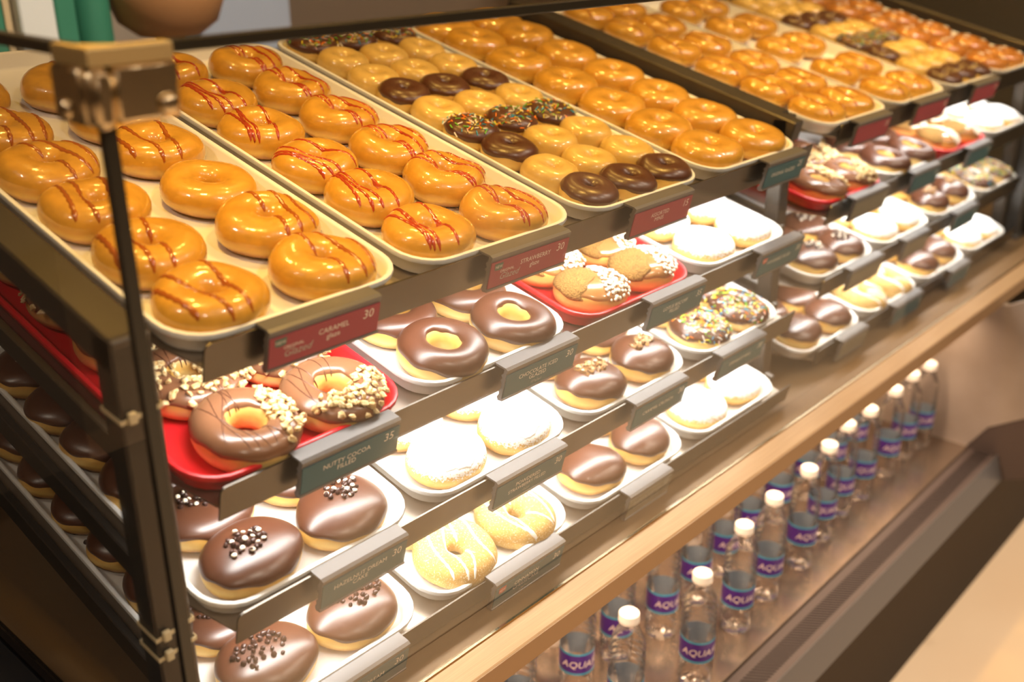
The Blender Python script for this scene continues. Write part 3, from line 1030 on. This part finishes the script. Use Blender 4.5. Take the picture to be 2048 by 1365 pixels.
# top shelf
rows(0, 0, 0, lambda r, c: 'glazed' if (c == 1 and r in (2, 4)) else 'caramel', R6, (0.060, 0.180), 1.0)
rows(0, 0, 1, 'strawberry', R6, (0.055, 0.166), 0.99)
rows(0, 0, 2, mini, MV, (0.049, 0.124, 0.200), 1.0, 0, C3, 0.002)
rows(0, 0, 3, 'original', [0.055, 0.136, 0.220, 0.308, 0.403, 0.494, 0.562], (0.060, 0.176), 1.03)
rows(1, 0, 0, 'far_striped', [0.055, 0.147, 0.243, 0.342, 0.445, 0.540], (0.064, 0.170), 1.0, 0)
rows(1, 0, 1, 'far_striped', [0.058, 0.158, 0.277, 0.393, 0.505], (0.066, 0.164), 1.0, 0)
rows(1, 0, 2, mini, MV, (0.049, 0.124, 0.200), 1.0, 0, C3, 0.002)
rows(1, 0, 3, 'dotted', [0.055, 0.140, 0.225, 0.310, 0.395, 0.480, 0.550], (0.062, 0.172), 1.0, 0)
# lower shelves: the two front rows show; the leftmost trays are seen all the way back through the side glass
R2 = [0.053, 0.128]
R5 = [0.046, 0.118, 0.190, 0.262, 0.334]
for u in range(2):
    lu = (0.070, 0.178)
    ind = 2
    left_rows = [0.053, 0.140, 0.235, 0.325, 0.415] if u == 0 else R2
    rows(u, 1, 0, lambda r, c: 'nutty' if (c == 0 or r < 3) else None, left_rows, (0.078, 0.176) if u == 0 else lu, 1.0, ind)
    rows(u, 1, 1, 'choc_ring', R2, lu, 1.0, ind)
    rows(u, 1, 2, 'biscuit', [0.052, 0.124], lu, 0.98, ind)
    rows(u, 1, 3, 'powdered', R2, lu, 0.98, ind)
    left_rows = [0.052, 0.126, 0.200, 0.272, 0.346, 0.420] if u == 0 else R2
    rows(u, 2, 0, lambda r, c: 'hazelnut' if (c == 0 or r < 3) else None, left_rows, (0.064, 0.172) if u == 0 else lu, 1.0, ind)
    rows(u, 2, 1, 'powdered', R2, lu, 1.0, ind)
    rows(u, 2, 2, 'crunch', R2, lu, 1.0, ind)
    rows(u, 2, 3, 'sprinkled', R2, lu, 0.98, ind)
    left_rows = [0.054, 0.128, 0.204, 0.280, 0.352, 0.420, 0.488] if u == 0 else R2
    rows(u, 3, 0, (lambda r, c: 'chip' if (c == 0 or r < 3) else None) if u == 0 else 'custard', left_rows, (0.068, 0.176) if u == 0 else lu, 1.0, ind)
    rows(u, 3, 1, 'cinnamon', [0.053, 0.135], lu, 1.0, ind)
    rows(u, 3, 2, 'custard', R2, lu, 0.98, ind)
    rows(u, 3, 3, 'powdered', R2, lu, 0.98, ind)


def loose(u, i, x, v, nm, label, sc=1.0):
    M = tier_frame(i, u) @ Matrix.Translation((x, v, FLOOR_H + 0.0022 * sc)) @ Matrix.Rotation(x * 90, 4, 'Z') @ Matrix.Scale(sc, 4)
    tag(link(nm, PIECE[nm][0], None, M), label, 'crumb', 'loose toppings on the trays')


loose(0, 1, 0.128, 0.094, 'chopped_nut', 'loose nut piece on the red tray between the ring donuts', 1.1)
loose(0, 1, 0.106, 0.110, 'chopped_nut', 'loose nut piece on the red tray beside the nut-covered donut', 1.0)
loose(0, 2, 0.135, 0.063, 'chocolate_chip', 'loose chocolate chip on white tray between two chip-topped donuts', 1.1)
loose(0, 3, 0.034, 0.335, 'chocolate_chip', 'loose chocolate chip on bottom shelf\'s tray seen through side glass, upper', 1.1)
loose(0, 3, 0.036, 0.315, 'chocolate_chip', 'loose chocolate chip on bottom shelf\'s tray seen through side glass, lower', 1.1)


# ------------------------------------------------------------------ price tags
def text_mesh(body, size, shear=0.0, align='CENTER'):
    c = bpy.data.curves.new('lettering', 'FONT')
    c.body = body
    c.size = size
    c.shear = shear
    c.align_x = align
    c.space_line = 0.85
    c.resolution_u = 2
    o = bpy.data.objects.new('lettering', c)
    COL.objects.link(o)
    bpy.context.view_layer.update()
    me = bpy.data.meshes.new_from_object(o)
    bpy.data.objects.remove(o)
    bpy.data.curves.remove(c)
    return me


CARD = Matrix.Translation((0, -0.0162, -0.0145)) @ Matrix.Rotation(pi / 2, 4, 'X')


def price_tag(u, i, x0, x1, card, lines, price, badge=None, label='', sub=None):
    w = x1 - x0
    F = tier_frame(i, u) @ Matrix.Translation(((x0 + x1) / 2, 0, 0))
    t = thing('price_tag', label, 'price tag', F, 'shelf price tags')
    prof = [(0.0030, 0.0012), (0.0030, 0.0032), (-0.0125, 0.0044), (-0.0160, 0.0030), (-0.0160, -0.0005), (-0.0150, -0.0010), (-0.0150, -0.0330), (-0.0168, -0.0335),
            (-0.0165, -0.0360), (-0.0105, -0.0375), (-0.0085, -0.0340), (-0.0105, -0.0290), (-0.0092, -0.0255), (-0.0112, -0.0220), (-0.0112, -0.0150),
            (-0.0088, -0.0125), (-0.0110, -0.0090), (-0.0088, -0.0060), (-0.0112, -0.0025), (-0.0112, 0.0022), (-0.0020, 0.0012)]
    link('holder', MB().extrude(prof, -w / 2, w / 2).mesh('holder', 'tag_holder'), t)
    link('card', MB().box(-w / 2 + 0.001, w / 2 - 0.001, -0.0161, -0.0151, -0.0325, -0.0035).mesh('card', card), t)
    dim = 'lettering' if card != 'card_grey' else 'faint_lettering'
    n = len(lines)
    cx = -0.004 if badge != 'two' else 0.010

    def put(body, size, x, z, material, shear=0.0):
        me = text_mesh(body, size, shear)
        me.materials.clear()
        me.materials.append(MATS[material])
        link('lettering', me, t, Matrix.Translation((x, -0.01625, z)) @ Matrix.Rotation(pi / 2, 4, 'X'))
    size = 0.0076
    y0 = -0.0165 + 0.0030 * (n - 1) - 0.002
    for k, ln in enumerate(lines):
        put(ln, size * min(1.0, 15.0 / max(len(ln), 1)), cx - 0.002, y0 - 0.0068 * k, dim)
    put(price, 0.0125, w / 2 - 0.014, -0.0150, dim, 0.1)
    if sub:
        put(sub, 0.0052, cx - 0.002, y0 - 0.0068 * n, 'faint_lettering')
    if badge in ('new', 'two'):
        bx = -w / 2 + 0.012
        bm = 'badge_red' if badge == 'new' else 'badge_green'
        link('badge', MB().loft([[(bx - 0.006, yy, -0.0055), (bx + 0.006, yy, -0.0055), (bx + 0.0055, yy, -0.0125), (bx, yy, -0.0135), (bx - 0.0055, yy, -0.0125)] for yy in (-0.01612, -0.0164)], cap0=True, cap1=True).mesh('badge', bm), t)
        me = text_mesh('NEW', 0.0046)
        me.materials.clear()
        me.materials.append(MATS['lettering'])
        link('lettering', me, t, Matrix.Translation((bx, -0.0165, -0.0108)) @ Matrix.Rotation(pi / 2, 4, 'X'))
    if badge == 'two':
        put('ORIGINAL', 0.0046, -w / 2 + 0.026, -0.0175, dim)
        put('Glazed', 0.0105, -w / 2 + 0.030, -0.0255, 'faint_lettering', 0.35)
    return t


A1, A2, A3, A4 = (0.080, 0.200), (0.343, 0.465), (0.582, 0.703), (0.886, 0.992)
price_tag(0, 0, *A1, 'card_red', ['CARAMEL', 'glaze'], '30', 'two', 'mauve price tag under the caramel-striped donuts on the top rail')
price_tag(0, 0, *A2, 'card_red', ['STRAWBERRY', 'glaze'], '30', 'two', 'mauve price tag under the red-striped donuts on the top rail')
price_tag(0, 0, *A3, 'card_red', ['ASSORTED', 'MINIS'], '15', None, 'mauve price tag under the mini donuts on the left rack')
price_tag(0, 0, *A4, 'card_green', ['ORIGINAL GLAZED'], '25', None, 'green price tag under the plain glazed donuts on the top rail')
price_tag(0, 1, 0.102, 0.218, 'card_green', ['NUTTY COCOA', 'FILLED'], '35', None, 'green price tag under the nut-topped donuts in the near red tray')
price_tag(0, 1, 0.367, 0.487, 'card_green', ['CHOCOLATE ICED', 'GLAZED'], '30', None, 'green price tag under the near chocolate-iced ring donuts', '\ufe94\ufe97\ufefb\ufeee\ufedb\ufeee\ufeb7')
price_tag(0, 1, 0.631, 0.752, 'card_green', ['LOTUS BISCOFF', 'FILLED'], '35', None, 'green price tag under the pearl-topped donuts in the left rack')
price_tag(0, 1, 0.895, 1.018, 'card_green', ['POWDERED FILLED'], '30', 'new', 'green price tag under the powdered donuts at second shelf\'s right end')
price_tag(0, 2, 0.111, 0.218, 'card_green', ['HAZELNUT DREAM', 'CAKE'], '30', None, 'green price tag under the donuts with dark and white chips')
price_tag(0, 2, 0.348, 0.467, 'card_green', ['POWDERED', 'STRAWBERRY FILLED'], '30', None, 'sharp green price tag under the powdered donuts on the third shelf', '\ufe94\ufedf\ufeed\ufe8d\ufeae\ufed3')
price_tag(0, 2, 0.603, 0.720, 'card_green', ['CARAMEL CRUNCH'], '30', None, 'green price tag under the caramel-crunch donuts of the left rack')
price_tag(0, 2, 0.805, 0.925, 'card_green', ['SPRINKLED RING'], '30', None, 'green price tag under the rainbow-sprinkled rings of the left rack')
price_tag(0, 3, 0.088, 0.208, 'card_green', ['HAZELNUT DREAM'], '30', None, 'green price tag under the chip-topped donuts on the bottom shelf')
price_tag(0, 3, 0.338, 0.459, 'card_green', ['CINNAMON', 'CHEESECAKE'], '30', 'new', 'olive price tag under the cinnamon rings on the bottom shelf', '\ufee5\ufeee\ufee3\ufe8e\ufee8\ufef4\ufeb3')
price_tag(0, 3, 0.590, 0.687, 'card_grey', ['CHOCOLATE ICED', 'CUSTARD FILLED'], '30', None, 'faded grey price tag under plain chocolate donuts on bottom shelf')
FAR = [(0, [(1.215, 1.340), (1.450, 1.590), (1.722, 1.850)], ('card_red', 'card_red', 'card_red')), (1, [(1.245, 1.378), (1.486, 1.606), (1.760, 1.880)], ('card_grey', 'card_green', 'card_green')),
       (2, [(1.262, 1.390), (1.487, 1.600), (1.735, 1.855)], ('card_grey', 'card_grey', 'card_green')), (3, [(1.246, 1.350), (1.470, 1.597), (1.745, 1.850)], ('card_grey', 'card_green', 'card_green'))]
for i, spans, cards in FAR:
    for k, (sp, cd) in enumerate(zip(spans, cards)):
        price_tag(1, i, sp[0], sp[1], cd, [], ('30', '35')[k == 0], None, 'blurred %s price tag, %s on the %s rail of the right rack' % ({'card_red': 'mauve', 'card_grey': 'grey', 'card_green': 'green'}[cd], ORD[k], TIER[i]))


# ------------------------------------------------------------------ water bottles
def bottle_parts():
    prof = [(0.002, 0.0), (0.020, 0.0), (0.0245, 0.003), (0.0262, 0.010)]
    z = 0.010
    while z < 0.040:                     # ribs of the lower body
        prof += [(0.0262, z + 0.003), (0.0250, z + 0.006), (0.0262, z + 0.009)]
        z += 0.012
    prof += [(0.0254, 0.052), (0.0254, 0.094), (0.0264, 0.098)]
    z = 0.098
    while z < 0.140:
        prof += [(0.0264, z + 0.003), (0.0252, z + 0.006), (0.0264, z + 0.009)]
        z += 0.011
    prof += [(0.0250, 0.151), (0.0215, 0.162), (0.0165, 0.172), (0.0128, 0.180), (0.0126, 0.184)]
    body = MB().lathe(prof, 28).mesh('bottle_body', 'water_plastic', True)
    cap = []
    for r, z in ((0.0140, 0.1845), (0.0148, 0.186), (0.0148, 0.190), (0.0144, 0.1985), (0.0125, 0.2005), (0.002, 0.2008)):
        cap.append([(r * (1 + (0.02 if j % 2 else 0) * (r > 0.0143)) * cos(2 * pi * j / 40), r * (1 + (0.02 if j % 2 else 0) * (r > 0.0143)) * sin(2 * pi * j / 40), z) for j in range(40)])
    capm = MB().loft(cap, cap0=True, cap1=True).mesh('cap', 'bottle_cap', 'auto')
    r = 0.0262
    lb = MB()
    for z0, z1, mi in ((0.054, 0.0575, 1), (0.0575, 0.0885, 0), (0.0885, 0.092, 1)):
        lb.lathe([(r, z0), (r, z1)], 40, mi=mi, cap0=False, cap1=False)
    lb.lathe([(r - 0.0004, 0.054), (r - 0.0004, 0.092)], 40, mi=2, cap0=False, cap1=False)
    lbm = lb.mesh('label_band', ['label_purple', 'label_blue', 'label_back'], True)
    tm = text_mesh('AQUAFINA', 0.0165, 0.2)
    tm.materials.clear()
    tm.materials.append(MATS['label_text'])
    for v in tm.vertices:
        a = v.co.x / r
        v.co = Vector(((r + 0.0004) * sin(a), -(r + 0.0004) * cos(a), 0.0670 + v.co.y))
    return body, capm, lbm, tm


BB = bottle_parts()


def bottle(x, y, turn, label, group):
    t = thing('water_bottle', label, 'bottle', Matrix.Translation((x, y, 0.5005)) @ Matrix.Rotation(turn, 4, 'Z'), group)
    link('bottle_body', BB[0], t)
    link('cap', BB[1], t)
    w = link('label_band', BB[2], t)
    link('lettering', BB[3], w)


FRONT = [(0.624, -0.006), (0.772, -0.031), (0.928, -0.009), (1.039, -0.001), (1.163, 0.0), (1.268, 0.014), (1.370, 0.027), (1.459, 0.023), (1.581, 0.025), (1.677, 0.029), (1.752, 0.022)]
for k, (x, y) in enumerate(FRONT):
    bottle(x, y, rnd.uniform(-0.5, 0.1), 'white-capped water bottle with purple label, %s from left in the front row' % ORD[k], 'front row of water bottles')
SECOND = [(0.50, 0.09), (0.63, 0.088), (0.738, 0.094), (0.835, 0.075), (0.945, 0.082), (1.048, 0.09), (1.149, 0.099), (1.267, 0.102), (1.385, 0.105), (1.490, 0.10), (1.600, 0.104)]
for k, (x, y) in enumerate(SECOND):
    bottle(x, y, rnd.uniform(-0.5, 0.2), 'water bottle half hidden under the beam, %s from left in the second row' % ORD[k], 'second row of water bottles')
for k in range(8):
    bottle(0.57 + 0.13 * k, 0.185 + 0.01 * (k % 2), rnd.uniform(-0.5, 0.2), 'water bottle deep in the chiller, %s from left in the third row' % ORD[k], 'third row of water bottles')

# ------------------------------------------------------------------ right end of the case
ep = thing('end_post', 'dark grey upright post at the right end of the case', 'post')
link('upright', MB().box(2.225, 2.262, 0.03, 0.085, 0.866, 1.60, bev=0.003).mesh('upright', 'post_grey'), ep)
link('foot', MB().box(2.220, 2.267, 0.025, 0.090, 0.8657, 0.875, bev=0.002).mesh('foot', 'post_grey'), ep)
bx = thing('black_box', 'black rounded box beside the post at the far right', 'box')
link('housing', MB().box(2.27, 2.40, -0.03, 0.09, 0.8657, 1.005, bev=0.02).mesh('housing', 'black_plastic', True), bx)
link('cover', MB().box(2.28, 2.39, -0.02, 0.08, 1.0055, 1.012, bev=0.004).mesh('cover', 'post_grey', True), bx)
sw = thing('side_screen', 'dark olive partition behind the far right trays', 'partition')
link('panel', MB().box(2.66, 2.70, -0.04, 1.2, 0.0, 2.0).mesh('panel', 'wall_brown'), sw)
link('edge_trim', MB().box(2.655, 2.705, -0.05, -0.04, 0.0, 2.0).mesh('edge_trim', 'post_grey'), sw)

# ------------------------------------------------------------------ behind the counter
bc = thing('back_counter', 'low grey back counter behind the doughnut case', 'counter')
link('worktop', MB().box(-0.5, 2.6, 1.05, 1.7, 1.26, 1.30, bev=0.004).mesh('worktop', 'wall_taupe'), bc)
link('cabinet', MB().box(-0.48, 2.58, 1.08, 1.68, 0.0, 1.26).mesh('cabinet', 'wall_taupe'), bc)
ct = thing('cup_carton', 'white carton with green sides behind the top left corner', 'carton')
link('box', MB().box(0.455, 0.518, 1.2, 1.32, 1.301, 1.62, bev=0.003).mesh('box', 'carton_white'), ct)
link('green_side', MB().box(0.519, 0.556, 1.2, 1.32, 1.301, 1.62, bev=0.003).mesh('green_side', 'carton_green'), ct)
c2 = thing('paper_carton', 'green carton with a tan edge at the far top left', 'carton')
link('box', MB().box(0.36, 0.436, 1.22, 1.34, 1.301, 1.60, bev=0.003).mesh('box', 'carton_green'), c2)
link('edge_strip', MB().box(0.437, 0.448, 1.22, 1.34, 1.301, 1.60).mesh('edge_strip', 'carton_tan'), c2)
c3 = tag(link('green_canister', MB().lathe([(0.002, 0), (0.035, 0), (0.036, 0.004), (0.036, 0.30), (0.033, 0.31), (0.002, 0.312)], 32).mesh('green_canister', 'carton_green', 'auto'), None, Matrix.Translation((0.612, 1.26, 1.301))), 'dark green canister between carton and round brown bowl', 'canister')
bw = thing('round_bowl', 'large round brown bowl behind the top pane edge', 'bowl')
link('bowl_body', MB().lathe([(0.02, 0.0), (0.06, 0.004), (0.095, 0.030), (0.112, 0.075), (0.116, 0.13), (0.110, 0.13), (0.104, 0.08), (0.08, 0.03), (0.02, 0.012)], 40).mesh('bowl_body', 'bowl_brown', True), bw, Matrix.Translation((0.765, 1.25, 1.365)))
link('bowl_stand', MB().lathe([(0.05, 0.0), (0.05, 0.01), (0.02, 0.03), (0.03, 0.066)], 32).mesh('bowl_stand', 'bowl_brown', True), bw, Matrix.Translation((0.765, 1.25, 1.3005)))
pb = thing('paper_box', 'pale blue-grey box right of the round brown bowl', 'box')
link('box', MB().box(0.905, 1.14, 1.36, 1.50, 1.301, 1.62, bev=0.003).mesh('box', 'paper_blue'), pb)
link('lid', MB().box(0.90, 1.145, 1.355, 1.505, 1.6205, 1.65, bev=0.003).mesh('lid', 'paper_blue'), pb)
